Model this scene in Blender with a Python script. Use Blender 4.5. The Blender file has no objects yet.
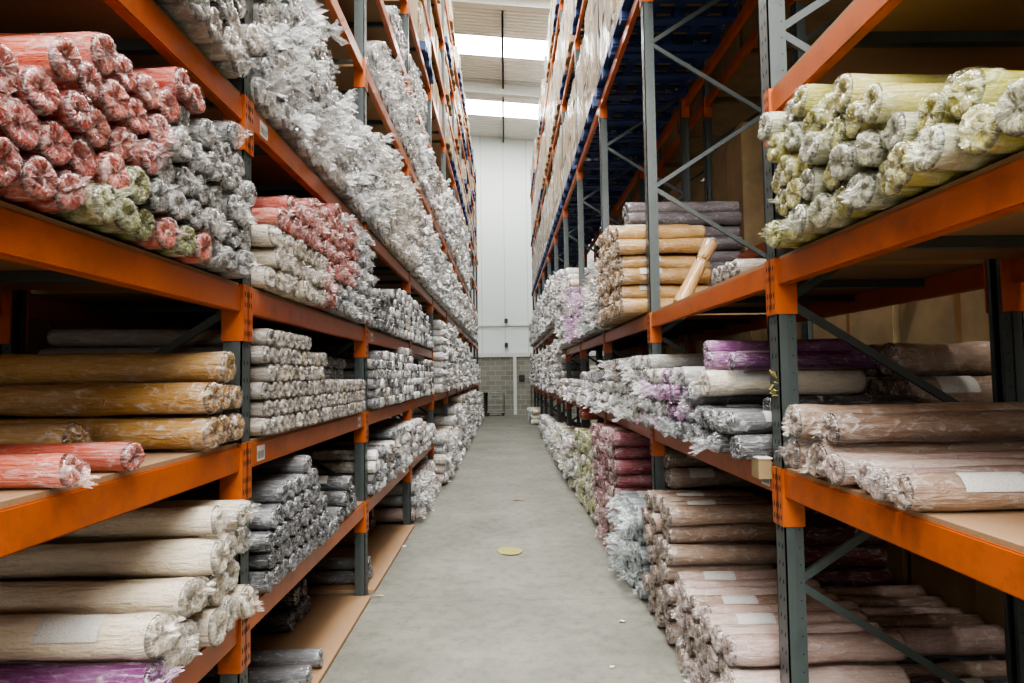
import bpy, math, random
import numpy as np
from mathutils import Matrix, Vector
random.seed(7)
R = random.random
def U(a, b): return a + (b - a) * random.random()
C = bpy.context.scene.collection
PI = math.pi

# ------------------------------------------------------------------ camera
CAM = Vector((0, 0, 1.755))
F = 660.0
ROT = (Matrix.Rotation(math.radians(-0.61), 4, 'Z') @ Matrix.Rotation(math.radians(90 + 2.95), 4, 'X')
       @ Matrix.Rotation(math.radians(-0.77), 4, 'Z'))
cd = bpy.data.cameras.new('camera'); cam = bpy.data.objects.new('camera', cd); C.objects.link(cam)
cam.matrix_world = Matrix.Translation(CAM) @ ROT
cd.sensor_width = 36; cd.lens = F / 1024 * 36; cd.clip_end = 200; cd.clip_start = 0.02
bpy.context.scene.camera = cam
RT = ROT.to_3x3().transposed()
def proj(X, Y, Z):
    p = RT @ (Vector((X, Y, Z)) - CAM)
    return 512 + F * p.x / -p.z, 341.5 - F * p.y / -p.z

XL, XR = 1.1375, 1.191
def front(side): return -XL if side < 0 else XR
def plane_pt(side, px, py, X=None):
    """world (Y, Z) where the pixel's ray meets the plane x = X"""
    X = front(side) if X is None else X
    d = ROT.to_3x3() @ Vector(((px - 512) / F, (341.5 - py) / F, -1))
    t = X / d.x
    return t * d.y, CAM.z + t * d.z

# ------------------------------------------------------------------ materials
def lin(h):
    h = h.lstrip('#'); o = []
    for i in (0, 2, 4):
        c = int(h[i:i + 2], 16) / 255
        o.append(c / 12.92 if c <= .04045 else ((c + .055) / 1.055) ** 2.4)
    return tuple(o) + (1,)
class NT:
    def __init__(s, name):
        s.m = bpy.data.materials.new(name); s.m.use_nodes = True
        s.t = s.m.node_tree; s.t.nodes.clear()
    def n(s, typ, **kw):
        x = s.t.nodes.new(typ)
        for k, v in kw.items():
            if k.startswith('_'): setattr(x, k[1:], v)
            elif k.startswith('i'):
                x.inputs[int(k[1:])].default_value = v
        return x
    def l(s, a, ao, b, bi): s.t.links.new(a.outputs[ao], b.inputs[bi])
    def mix(s, fac, a, b, blend='MIX'):
        x = s.t.nodes.new('ShaderNodeMix'); x.data_type = 'RGBA'; x.blend_type = blend
        for sock, v in ((x.inputs[0], fac), (x.inputs[6], a), (x.inputs[7], b)):
            if isinstance(v, tuple) and hasattr(v[0], 'outputs'): s.t.links.new(v[0].outputs[v[1]], sock)
            else: sock.default_value = v
        return (x, 2)
    def math(s, op, a, b=0.0, c=0.0):
        x = s.t.nodes.new('ShaderNodeMath'); x.operation = op
        for i, v in enumerate((a, b, c)):
            if isinstance(v, tuple): s.t.links.new(v[0].outputs[v[1]], x.inputs[i])
            else: x.inputs[i].default_value = v
        return (x, 0)
    def ramp(s, src, p0, p1, c0=(0, 0, 0, 1), c1=(1, 1, 1, 1)):
        x = s.t.nodes.new('ShaderNodeValToRGB'); e = x.color_ramp.elements
        e[0].position, e[1].position = p0, p1; e[0].color, e[1].color = c0, c1
        s.t.links.new(src[0].outputs[src[1]], x.inputs[0]); return (x, 0)
    def noise(s, scale, detail=3, rough=.5, vec=None, dist=0.0):
        x = s.t.nodes.new('ShaderNodeTexNoise'); x.inputs['Scale'].default_value = scale
        x.inputs['Detail'].default_value = detail; x.inputs['Roughness'].default_value = rough
        x.inputs['Distortion'].default_value = dist
        if vec: s.t.links.new(vec[0].outputs[vec[1]], x.inputs['Vector'])
        return x
    def out(s, sh):
        o = s.t.nodes.new('ShaderNodeOutputMaterial'); s.t.links.new(sh[0].outputs[sh[1]], o.inputs[0]); return s.m
    def bsdf(s, color, rough=.5, metal=0., coat=0., bump=None, bstr=.3, bdist=.01, alpha=None, spec=.5):
        b = s.t.nodes.new('ShaderNodeBsdfPrincipled')
        def put(nm, v):
            if isinstance(v, tuple) and hasattr(v[0], 'outputs'): s.t.links.new(v[0].outputs[v[1]], b.inputs[nm])
            else: b.inputs[nm].default_value = v
        put('Base Color', color); put('Roughness', rough); put('Metallic', metal); put('Coat Weight', coat)
        put('Specular IOR Level', spec)
        b.inputs['Coat Roughness'].default_value = .09
        if alpha is not None: put('Alpha', alpha)
        if bump:
            u = s.t.nodes.new('ShaderNodeBump'); u.inputs['Strength'].default_value = bstr
            u.inputs['Distance'].default_value = bdist
            s.t.links.new(bump[0].outputs[bump[1]], u.inputs['Height']); s.t.links.new(u.outputs[0], b.inputs['Normal'])
        return (b, 0)

def objvec(N, scale=(1, 1, 1), rnd=True):
    tc = N.n('ShaderNodeTexCoord'); mp = N.n('ShaderNodeMapping'); mp.inputs['Scale'].default_value = scale
    N.l(tc, 'Object', mp, 0)
    if rnd:
        oi = N.n('ShaderNodeObjectInfo'); m = N.math('MULTIPLY', (oi, 'Random'), 37.0)
        cb = N.n('ShaderNodeCombineXYZ')
        for i in range(3): N.t.links.new(m[0].outputs[0], cb.inputs[i])
        N.l(cb, 0, mp, 'Location')
    return (mp, 0)

def streaks(N, kx=4., ka=2.6, kr=25.):
    tc = N.n('ShaderNodeTexCoord'); sp = N.n('ShaderNodeSeparateXYZ'); N.l(tc, 'Object', sp, 0)
    y, z = (sp, 1), (sp, 2)
    r = N.math('SQRT', N.math('ADD', N.math('MULTIPLY', y, y), N.math('MULTIPLY', z, z)))
    r2 = N.math('ADD', r, .004)
    oi = N.n('ShaderNodeObjectInfo'); rn = N.math('MULTIPLY', (oi, 'Random'), 29.0)
    cy = N.math('ADD', N.math('MULTIPLY', N.math('DIVIDE', y, r2), ka), rn)
    cz = N.math('MULTIPLY', N.math('DIVIDE', z, r2), ka)
    cx = N.math('ADD', N.math('MULTIPLY', (sp, 0), kx), N.math('MULTIPLY', r, kr))
    cb = N.n('ShaderNodeCombineXYZ')
    for i, q in enumerate((cx, cy, cz)): N.t.links.new(q[0].outputs[0], cb.inputs[i])
    return (cb, 0)
def mat_wrapped():
    N = NT('plastic_wrapped_fabric')
    oi = N.n('ShaderNodeObjectInfo')
    v = objvec(N, (.55, 1, 1)); vb = objvec(N, (.35, 1, 1)); vs_ = streaks(N)
    wr = N.noise(21, 4, .62, v, 1.8)          # crinkles
    stn = N.noise(2.6, 4, .62, vs_, .5)      # creases drawn along the length
    big = N.noise(13, 2, .5, vb, .6)
    fab = N.noise(170, 2, .6, v)
    hz = N.ramp((wr, 0), .55, .70); hs = N.ramp((stn, 0), .54, .66)
    hb = N.ramp((big, 0), .42, .68)
    sx = N.n('ShaderNodeSeparateXYZ'); N.l(N.n('ShaderNodeTexCoord'), 'Object', sx, 0)
    near = N.n('ShaderNodeMapRange'); N.l(sx, 0, near, 0); near.inputs[1].default_value = -.16; near.inputs[2].default_value = -.02
    near.inputs[3].default_value = .45; near.inputs[4].default_value = 1.0
    haze = N.math('ADD', N.math('MULTIPLY', hz, .40), N.math('MULTIPLY', N.math('MULTIPLY', hs, (near, 0)), .40)); haze = N.math('ADD', haze, N.math('MULTIPLY', hb, .10))
    dark = N.ramp((stn, 0), .30, .48, (.45, .45, .45, 1), (1, 1, 1, 1))
    base = N.mix((near, 0), (oi, 'Color'), N.mix(1., (oi, 'Color'), dark, 'MULTIPLY'))
    base = N.mix(.30, base, (fab, 0), 'MULTIPLY')
    col = N.mix(haze, base, (.66, .66, .65, 1))  # whitish streaks paint highlights of the wrapping into the colour
    hsum = N.math('ADD', N.math('ADD', N.math('MULTIPLY', (wr, 0), 1.0), N.math('MULTIPLY', N.math('MULTIPLY', (stn, 0), (near, 0)), .9)), N.math('MULTIPLY', (fab, 0), .1))
    return N.out(N.bsdf(col, .30, 0, .9, hsum, .85, .014))
def mat_end():
    """the coiled end seen through its plastic"""
    N = NT('coiled_roll_end')
    oi = N.n('ShaderNodeObjectInfo'); tc = N.n('ShaderNodeTexCoord'); sp = N.n('ShaderNodeSeparateXYZ')
    N.l(tc, 'Object', sp, 0)
    y, z = (sp, 1), (sp, 2)
    r = N.math('SQRT', N.math('ADD', N.math('MULTIPLY', y, y), N.math('MULTIPLY', z, z)))
    th = N.math('ARCTAN2', z, y)
    s = N.math('SINE', N.math('ADD', N.math('MULTIPLY', r, 520.), th))
    v = objvec(N); wr = N.noise(38, 3, .6, v, 1.6); vs_ = streaks(N, 4., 2.8, 18.)
    stn = N.noise(2.8, 4, .6, vs_, .6)
    sc = N.ramp(s, .0, .9, (.62, .62, .62, 1), (1, 1, 1, 1))
    base = N.mix(.6, (oi, 'Color'), sc, 'MULTIPLY')
    dark = N.ramp((stn, 0), .34, .48, (.38, .38, .38, 1), (1, 1, 1, 1))
    base = N.mix(.9, base, dark, 'MULTIPLY')
    rim_shade = N.ramp(N.math('MULTIPLY', r, 16.0), .80, .93, (1, 1, 1, 1), (.34, .34, .34, 1))  # dark ring paints the shade of the gaps between roll ends
    base = N.mix(1., base, rim_shade, 'MULTIPLY')
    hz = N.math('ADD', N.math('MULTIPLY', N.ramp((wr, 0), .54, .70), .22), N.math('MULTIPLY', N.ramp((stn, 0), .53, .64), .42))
    col = N.mix(hz, base, (.72, .73, .73, 1))  # pale streaks are plastic highlights painted into the end colour
    col = N.mix(.55, col, rim_shade, 'MULTIPLY')
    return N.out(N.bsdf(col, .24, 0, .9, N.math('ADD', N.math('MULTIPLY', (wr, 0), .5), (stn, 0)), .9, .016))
def mat_film():
    N = NT('clear_plastic_film')
    oi = N.n('ShaderNodeObjectInfo')
    v = objvec(N, (.7, 1, 1)); wr = N.noise(24, 3, .55, v, 1.8)
    sp = N.n('ShaderNodeSeparateXYZ'); N.l(N.n('ShaderNodeTexCoord'), 'Object', sp, 0)
    tail = N.n('ShaderNodeMapRange'); N.l(sp, 0, tail, 0); tail.inputs[1].default_value = .030; tail.inputs[2].default_value = .065
    tail.inputs[3].default_value = 0.0; tail.inputs[4].default_value = .30
    a0 = N.ramp((wr, 0), .48, .68, (.03, .03, .03, 1), (.55, .55, .55, 1))
    a = N.math('ADD', a0, (tail, 0))
    col = N.mix(N.ramp((wr, 0), .35, .6), (.46, .47, .48, 1), (.84, .85, .85, 1))
    col = N.mix(1., col, (oi, 'Color'), 'MULTIPLY')
    return N.out(N.bsdf(col, .12, 0, .3, (wr, 0), .7, .02, alpha=a))
def mat_film_far():
    N = NT('bunched_plastic_film')
    v = objvec(N, rnd=False); wr = N.noise(16, 3, .6, v, 1.2); pt = N.noise(1.3, 2, .5, v)
    col = N.mix(N.ramp((wr, 0), .33, .6), (.22, .22, .23, 1), (.78, .79, .79, 1))
    col = N.mix(N.ramp((pt, 0), .45, .7), col, (.75, .66, .56, 1), 'MULTIPLY')
    return N.out(N.bsdf(col, .28, 0, .2, (wr, 0), .6, .02))
def mat_far_col(): 
    N = NT('far_wrapped_fabric')
    at = N.n('ShaderNodeAttribute', _attribute_name='tint')
    v = objvec(N, rnd=False); wr = N.noise(22, 3, .6, v, 1.2)
    d = N.ramp((wr, 0), .3, .5, (.35, .35, .35, 1), (1, 1, 1, 1))
    col = N.mix(.9, (at, 0), d, 'MULTIPLY')
    col = N.mix(N.math('MULTIPLY', N.ramp((wr, 0), .52, .68), .7), col, (.75, .76, .76, 1))
    return N.out(N.bsdf(col, .3, 0, .3, (wr, 0), .7, .02))
def mat_paint(name, h, rough=.38, wear='#5a4a3c', amt=.25, bump=.1):
    N = NT(name); v = objvec(N, (1, 1, 1)); a = N.noise(7, 5, .65, v); b = N.noise(60, 3, .7, v)
    c = N.mix(N.math('MULTIPLY', N.ramp((a, 0), .5, .75), amt), lin(h), lin(wear))
    c = N.mix(N.math('MULTIPLY', N.ramp((b, 0), .62, .72), .35), c, lin(wear))
    return N.out(N.bsdf(c, rough, 0, .1, (b, 0), bump, .003))
def mat_board():
    N = NT('chipboard'); v = objvec(N); a = N.noise(120, 3, .7, v); b = N.noise(3, 3, .6, v)
    c = N.mix((a, 0), lin('#7a5f45'), lin('#ac8c6a'))
    c = N.mix(N.math('MULTIPLY', (b, 0), .5), c, lin('#8a6a50'), 'MIX')
    return N.out(N.bsdf(c, .75, 0, 0, (a, 0), .2, .003))
def mat_card():
    N = NT('brown_cardboard'); v = objvec(N, (1, 1, 1)); a = N.noise(4, 3, .6, v)
    oi = N.n('ShaderNodeObjectInfo')
    c = N.mix(N.ramp((a, 0), .3, .7), lin('#7c6a50'), lin('#98835f'))
    return N.out(N.bsdf(c, .8))
def mat_plain(name, h, rough=.6, metal=0, coat=0.):
    N = NT(name); v = objvec(N); a = N.noise(25, 3, .6, v)
    c = N.mix(N.math('MULTIPLY', (a, 0), .4), lin(h), (.05, .05, .05, 1), 'MULTIPLY')
    return N.out(N.bsdf(c, rough, metal, coat))
def mat_floor():
    N = NT('worn_concrete'); tc = N.n('ShaderNodeTexCoord'); mp = N.n('ShaderNodeMapping')
    N.l(tc, 'Object', mp, 0); v = (mp, 0)
    a = N.noise(1.1, 6, .62, v); b = N.noise(9, 6, .7, v); c2 = N.noise(60, 3, .7, v)
    c = N.mix(N.ramp((a, 0), .32, .68), lin('#605f57'), lin('#7e7d73'))
    c = N.mix(N.math('MULTIPLY', N.ramp((b, 0), .48, .7), .5), c, lin('#3f4139'))
    c = N.mix(.25, c, (c2, 0), 'OVERLAY')
    sp = N.n('ShaderNodeSeparateXYZ'); N.l(tc, 'Object', sp, 0)
    # sawn joints every five metres
    w = N.noise(3, 2, .5, v)
    yy = N.math('ADD', (sp, 1), N.math('MULTIPLY', (w, 0), .015))
    m = N.math('ABSOLUTE', N.math('SUBTRACT', N.math('FRACT', N.math('MULTIPLY', N.math('ADD', yy, -5.27), .2)), .5))
    j = N.math('GREATER_THAN', m, .4991)
    # tyre streaks along the aisle
    mp2 = N.n('ShaderNodeMapping'); mp2.inputs['Scale'].default_value = (5, .35, 1); N.l(tc, 'Object', mp2, 0)
    st = N.noise(1.6, 4, .6, (mp2, 0))
    c = N.mix(N.math('MULTIPLY', N.ramp((st, 0), .52, .7), .28), c, lin('#5c5e59'))
    c = N.mix(N.math('MULTIPLY', j, .55), c, lin('#3a3a36'))
    rr = N.math('ADD', N.math('MULTIPLY', (b, 0), .25), .35)
    return N.out(N.bsdf(c, rr, 0, 0, (b, 0), .08, .01))
def mat_block():
    N = NT('grey_blockwork'); tc = N.n('ShaderNodeTexCoord'); mp = N.n('ShaderNodeMapping')
    mp.inputs['Rotation'].default_value = (PI / 2, 0, 0); N.l(tc, 'Object', mp, 0)
    br = N.n('ShaderNodeTexBrick'); N.l(mp, 0, br, 'Vector')
    br.inputs['Scale'].default_value = 1; br.inputs['Brick Width'].default_value = .45; br.inputs['Row Height'].default_value = .22
    br.inputs['Mortar Size'].default_value = .012
    br.inputs['Color1'].default_value = lin('#84837a'); br.inputs['Color2'].default_value = lin('#747369'); br.inputs['Mortar'].default_value = lin('#96958c')
    return N.out(N.bsdf((br, 0), .9))
def mat_clad(name, h0, h1, axis, period, rough=.5):
    N = NT(name); tc = N.n('ShaderNodeTexCoord'); sp = N.n('ShaderNodeSeparateXYZ'); N.l(tc, 'Object', sp, 0)
    f = N.math('FRACT', N.math('MULTIPLY', (sp, axis), 1 / period))
    e = N.math('LESS_THAN', f, .03)
    a = N.noise(.8, 4, .6)
    c = N.mix(N.math('MULTIPLY', (a, 0), .5), lin(h0), lin(h1))
    c = N.mix(N.math('MULTIPLY', e, .5), c, lin('#7a807e'))
    return N.out(N.bsdf(c, rough))
def mat_emit(name, col, s):
    N = NT(name); e = N.n('ShaderNodeEmission'); e.inputs[0].default_value = col; e.inputs[1].default_value = s
    return N.out((e, 0))
def mat_wrapfilm():
    N = NT('stretch_wrap'); v = objvec(N, (1, 1, .35)); w = N.noise(9, 4, .65, v, 1.5)
    a = N.ramp((w, 0), .50, .62, (.06, .06, .06, 1), (.85, .85, .85, 1))  # opaque pale streaks paint bright highlights onto the film
    return N.out(N.bsdf((.72, .73, .72, 1), .18, 0, .4, (w, 0), .9, .03, alpha=a))
def mat_label():
    N = NT('printed_paper'); tc = N.n('ShaderNodeTexCoord'); sp = N.n('ShaderNodeSeparateXYZ'); N.l(tc, 'Generated', sp, 0)
    n = N.noise(40, 1, .5, (tc, 0))
    return N.out(N.bsdf(N.mix(N.math('GREATER_THAN', (n, 0), .6), (.55, .54, .51, 1), (.25, .25, .25, 1)), .6))

M = dict(wrap=mat_wrapped(), end=mat_end(), film=mat_film(), ffar=mat_film_far(), cfar=mat_far_col(),
         orange=mat_paint('orange_beam_paint', '#b0571f', .34, '#6a3d22', .6),
         steel=mat_paint('grey_blue_rack_steel', '#424a49', .42, '#2b302f', .5),
         hole=mat_plain('dark_slot', '#0d0d0d', .9), board=mat_board(), card=mat_card(),
         blue=mat_plain('blue_pallet_paint', '#1f3f74', .55), wood=mat_plain('pale_pallet_wood', '#a58a68', .8),
         floor=mat_floor(), block=mat_block(), clad=mat_clad('white_wall_cladding', '#c6cfcd', '#d4dbd8', 0, 1.05),
         roof=mat_clad('pale_roof_sheet', '#d6d6d2', '#e2e2de', 1, 3.0), white=mat_plain('white_painted_steel', '#d4d6d2', .5),
         dim=mat_plain('shaded_wall', '#4a4744', .8), black=mat_plain('black_rubber', '#17181a', .5), sky=mat_emit('daylight_panel', (1, .99, .96, 1), 11.0),
         wrapfilm=mat_wrapfilm(), label=mat_label(), paper=mat_plain('white_paper', '#e4e2dc', .6), tape=mat_plain('brown_tape', '#8a6a45', .3, 0, .4),
         yellow=mat_plain('yellow_tape', '#a89f52', .5), purlin=mat_plain('galvanised_purlin', '#cfcac6', .6, 0),
         chrome=mat_plain('dull_chrome', '#8f9394', .35, .8))

# ------------------------------------------------------------------ object helpers
class MB:
    def __init__(s): s.v = []; s.f = []; s.mi = []; s.sm = []
    def add(s, vs, fs, mi=0, smooth=False):
        b = len(s.v); s.v += [tuple(p) for p in vs]
        for f in fs: s.f.append(tuple(b + i for i in f)); s.mi.append(mi); s.sm.append(smooth)
    def box(s, x0, x1, y0, y1, z0, z1, mi=0, bev=0):
        if bev <= 0:
            vs = [(x, y, z) for x in (x0, x1) for y in (y0, y1) for z in (z0, z1)]
            s.add(vs, [(0, 1, 3, 2), (4, 6, 7, 5), (0, 4, 5, 1), (2, 3, 7, 6), (0, 2, 6, 4), (1, 5, 7, 3)], mi); return
        bm = __import__('bmesh').new(); import bmesh
        bmesh.ops.create_cube(bm, size=1)
        for v in bm.verts: v.co = Vector(((x0 + x1) / 2 + v.co.x * (x1 - x0), (y0 + y1) / 2 + v.co.y * (y1 - y0), (z0 + z1) / 2 + v.co.z * (z1 - z0)))
        bmesh.ops.bevel(bm, geom=bm.edges[:], offset=bev, segments=2, affect='EDGES')
        bm.verts.index_update()
        s.add([v.co[:] for v in bm.verts], [tuple(v.index for v in f.verts) for f in bm.faces], mi); bm.free()
    def bar(s, a, b, w, h, mi=0):
        a, b = Vector(a), Vector(b); d = (b - a).normalized()
        up = Vector((0, 1, 0)) if abs(d.y) < .9 else Vector((1, 0, 0))
        u = d.cross(up).normalized() * h / 2; v = d.cross(u).normalized() * w / 2
        vs = [p + i * u + j * v for p in (a, b) for i in (-1, 1) for j in (-1, 1)]
        s.add([q[:] for q in vs], [(0, 1, 3, 2), (4, 6, 7, 5), (0, 4, 5, 1), (2, 3, 7, 6), (0, 2, 6, 4), (1, 5, 7, 3)], mi)
    def tube(s, a, b, r, n=10, mi=0):
        a, b = Vector(a), Vector(b); d = (b - a).normalized(); up = Vector((0, 0, 1)) if abs(d.z) < .9 else Vector((1, 0, 0))
        u = d.cross(up).normalized(); v = d.cross(u)
        vs = [p + r * (math.cos(2 * PI * i / n) * u + math.sin(2 * PI * i / n) * v) for p in (a, b) for i in range(n)]
        s.add([q[:] for q in vs], [(i, (i + 1) % n, n + (i + 1) % n, n + i) for i in range(n)] + [tuple(range(n)), tuple(range(2 * n - 1, n - 1, -1))], mi, False)
    def mesh(s, name, mats):
        me = bpy.data.meshes.new(name); me.from_pydata(s.v, [], s.f)
        for m in mats: me.materials.append(m)
        me.polygons.foreach_set('material_index', s.mi); me.polygons.foreach_set('use_smooth', s.sm)
        me.update(); return me
def ob(name, me, parent=None, loc=(0, 0, 0), rot=(0, 0, 0), sc=(1, 1, 1)):
    o = bpy.data.objects.new(name, me); C.objects.link(o); o.location = loc; o.rotation_euler = rot; o.scale = sc
    if parent is not None: o.parent = parent
    return o
def tag(o, label, cat, group=None):
    o['label'] = label; o['category'] = cat
    if group: o['group'] = group
    return o
def struct(name, mb, mats):
    o = ob(name, mb.mesh(name, mats)); o['kind'] = 'structure'; return o
ORD = ['', 'first', 'second', 'third', 'fourth', 'fifth', 'sixth', 'seventh', 'eighth', 'ninth', 'tenth', 'eleventh', 'twelfth', 'thirteenth',
       'fourteenth', 'fifteenth', 'sixteenth', 'seventeenth', 'eighteenth', 'nineteenth', 'twentieth']
def orde(n):
    if n <= 20: return ORD[n]
    t = {2: 'twenty', 3: 'thirty', 4: 'forty', 5: 'fifty'}[n // 10]
    return t + '-' + ORD[n % 10] if n % 10 else t.replace('y', 'ieth')
def bayname(b, side): return ('%s %s bay' % ('nearest' if b == 0 else ORD[b + 1], 'left' if side < 0 else 'right'))
def hx(h): return lin(h)

# ------------------------------------------------------------------ room shell
YB, YF = -9.0, 30.0
m = MB(); m.box(-7, 7, YB, YF + .3, -.2, 0); struct('floor', m, [M['floor']])
m = MB(); m.box(-7, 7, YF, YF + .2, 2.62, 13.6); struct('wall_back', m, [M['clad']])
m = MB(); m.box(-7, 7, YF - .06, YF + .2, 0, 2.6); struct('wall_base', m, [M['block']])
m = MB(); m.box(-7.2, -7, YB, YF, 0, 13.6); struct('wall_left', m, [M['dim']])
m = MB(); m.box(7, 7.2, YB, YF, 0, 13.6); struct('wall_right', m, [M['dim']])
m = MB(); m.box(-7, 7, YB - .2, YB, 0, 13.6); struct('wall_front', m, [M['dim']])
m = MB(); m.box(-7, 7, YF - .12, YF, 2.6, 2.78); m.box(-7, 7, YF - .06, YF, 4.0, 4.08); struct('trim_1', m, [M['white']])
m = MB(); m.box(.36, .50, YF - .2, YF - .05, 0, 2.62); struct('trim_2', m, [M['white']])
def rz(x): return 12.72 - .087 * x
SKY = [(20.9, 22.2), (25.95, 27.45), (14.9, 16.2), (8.9, 10.2), (2.9, 4.2), (-2.65, -1.25), (-8.0, -6.6)]
def roof_seg(y0, y1):
    mb = MB(); p = .19; n = max(1, round((y1 - y0) / p)); p = (y1 - y0) / n
    ys = []
    for i in range(n):
        for t, z in ((0, 0), (.35, 0), (.45, .045), (.75, .045), (.85, 0)): ys.append((y0 + (i + t) * p, z))
    ys.append((y1, 0))
    vs = []
    for y, z in ys: vs += [(-7, y, rz(-7) + z), (7, y, rz(7) + z)]
    mb.add(vs, [(2 * i, 2 * i + 1, 2 * i + 3, 2 * i + 2) for i in range(len(ys) - 1)]); return mb
edges = sorted(SKY); y = YB; k = 0
allroof = MB()
for a, b in edges + [(YF + .2, 0)]:
    s = roof_seg(y, a); allroof.add(s.v, s.f); y = b
struct('ceiling', allroof, [M['roof']])
for i, (a, b) in enumerate(edges):
    mb = MB(); mb.add([(-7, a, rz(-7)), (7, a, rz(7)), (7, b, rz(7)), (-7, b, rz(-7))], [(0, 1, 2, 3)])
    struct('window_%d' % (i + 1), mb, [M['sky']])
i = 3
for yy in (.4, 6.4, 12.4, 18.35, 24.3):
    mb = MB()
    for x0, x1 in ((-7, 7),):
        def seg(ya, yb, da, db):
            mb.add([(x, q, rz(x) - d) for x in (x0, x1) for q in (ya, yb) for d in (da, db)],
                   [(0, 1, 3, 2), (4, 6, 7, 5), (0, 4, 5, 1), (2, 3, 7, 6), (0, 2, 6, 4), (1, 5, 7, 3)])
        seg(yy - .02, yy + .02, .02, .42); seg(yy - .13, yy + .13, .42, .45); seg(yy - .13, yy + .13, .0, .02)
    struct('trim_%d' % i, mb, [M['white']]); i += 1
for x in (-3.6, .05, 3.6):
    mb = MB(); mb.box(x - .03, x + .03, YB, YF, rz(x) - .2, rz(x) - .01); mb.box(x - .05, x + .03, YB, YF, rz(x) - .2, rz(x) - .185)
    struct('trim_%d' % i, mb, [M['purlin']]); i += 1

# ------------------------------------------------------------------ lights
def area(name, loc, sx, sy, e, rot=(0, 0, 0), col=(1, .985, .95)):
    l = bpy.data.lights.new(name, 'AREA'); l.shape = 'RECTANGLE'; l.size = sx; l.size_y = sy; l.energy = e; l.color = col
    o = bpy.data.objects.new(name, l); C.objects.link(o); o.location = loc; o.rotation_euler = rot; return o
area('added_roof_fill', (3.6, 23, 11.2), 2, 8, 90, (PI, math.radians(0), 0))  # unseen uplight added above the right rack to brighten the roof
for yy in (3.6, 9.6, 15.6): area('skylight_and_fill', (0, yy, 12.45), 6, 1.6, 700)
area('skylight_and_fill', (0, -2.0, 12.45), 8, 1.6, 1000)
area('skylight_and_fill', (0, -5.5, 7.5), 7, 5, 900, (math.radians(50), 0, 0))  # added soft fill behind the camera, well below any skylight
area('skylight_and_fill', (-1.2, -7.5, 3.2), 3.5, 3, 140, (math.radians(84), 0, math.radians(-6)))  # added low fill lamp behind the camera, lightens the rack interiors
w = bpy.data.worlds.new('world'); bpy.context.scene.world = w; w.use_nodes = True
w.node_tree.nodes['Background'].inputs[0].default_value = (.6, .65, .7, 1); w.node_tree.nodes['Background'].inputs[1].default_value = .3

# ------------------------------------------------------------------ pallet racking
D = lambda i: 2.96 + 2.5 * (i - 1)          # far face of upright i
NP = 12; HT = 10.6
RD = 1.08                                   # rack depth
def post_mesh(side, rear=False):
    """C-shaped perforated upright: flat face to the aisle, ribbed sides"""
    m = MB(); s = side
    W, Dp, t = .085, .1, .006
    def bx(xa, xb, ya, yb, za, zb, mi=0):
        xa, xb = sorted((s * xa, s * xb)); m.box(xa, xb, ya, yb, za, zb, mi)
    bx(0, t, -Dp, 0, 0, HT)
    bx(0, W * .52, -Dp, -Dp + t, 0, HT); bx(W * .52, W, -Dp + .010, -Dp + .010 + t, 0, HT)
    bx(0, W * .52, -t, 0, 0, HT); bx(W * .52, W, -.010 - t, -.010, 0, HT)
    bx(W - t, W, -Dp + .012, -Dp + .03, 0, HT); bx(W - t, W, -.03, -.012, 0, HT)
    zs = np.arange(.1, HT - .1, .075)
    for z in zs:
        for yy in (-.072, -.036):
            x = -.0012
            m.add([(s * x, yy - .006, z + .012), (s * x, yy + .004, z + .006), (s * x, yy + .006, z - .012), (s * x, yy - .004, z - .006)], [(0, 1, 2, 3)], 1)
        x = W * .78
        m.add([(s * (x - .004), -Dp + .0088, z), (s * x, -Dp + .0088, z + .004), (s * (x + .004), -Dp + .0088, z), (s * x, -Dp + .0088, z - .004)], [(0, 1, 2, 3)], 1)
    m.box(*sorted((s * -.01, s * (W + .02))), -Dp - .02, .02, 0, .008)
    return m.mesh('post', [M['steel'], M['hole']])
def brace_mesh(side, za, zb):
    m = MB(); s = side
    for (z1, z2) in ((za, zb),):
        m.bar((s * .06, -.05, z1), (s * (RD - .06), -.05, z2), .02, .034)
    return m.mesh('diagonal_brace', [M['steel']])
def build_frame(side):
    pm = post_mesh(side); pr = post_mesh(-side)
    zf = [.84 + 1.23 * k for k in range(8)]; zr = [.23 + 1.23 * k for k in range(9)]
    br = []
    for k in range(8):
        br.append(brace_mesh(side, zf[k], zr[k])); br.append(brace_mesh(side, zf[k], zr[k + 1]))
    return pm, pr, br
def place_frame(fm, side, Y, X0, label, group=None):
    pm, pr, br = fm
    e = ob('upright_frame', None, None, (X0, Y, 0)); tag(e, label, 'rack frame', group)
    ob('post', pm, e); ob('post', pr, e, (side * RD, 0, 0))
    for b in br: ob('diagonal_brace', b, e)
    return e
FM = {-1: build_frame(-1), 1: build_frame(1)}
for side in (-1, 1):
    sn = 'left' if side < 0 else 'right'
    for i in range(0, NP):
        place_frame(FM[side], side, D(i), front(side), 'grey steel perforated rack upright frame, %s along the %s side of the aisle' % (orde(i + 1), sn))
    X2 = front(side) + side * (RD + .2)
    for i in range(0, 8 if side > 0 else 4):
        place_frame(FM[side], side, D(i), X2, 'grey steel upright frame of the rear rack, %s along behind the %s rack' % (orde(i + 1), sn))

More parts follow.
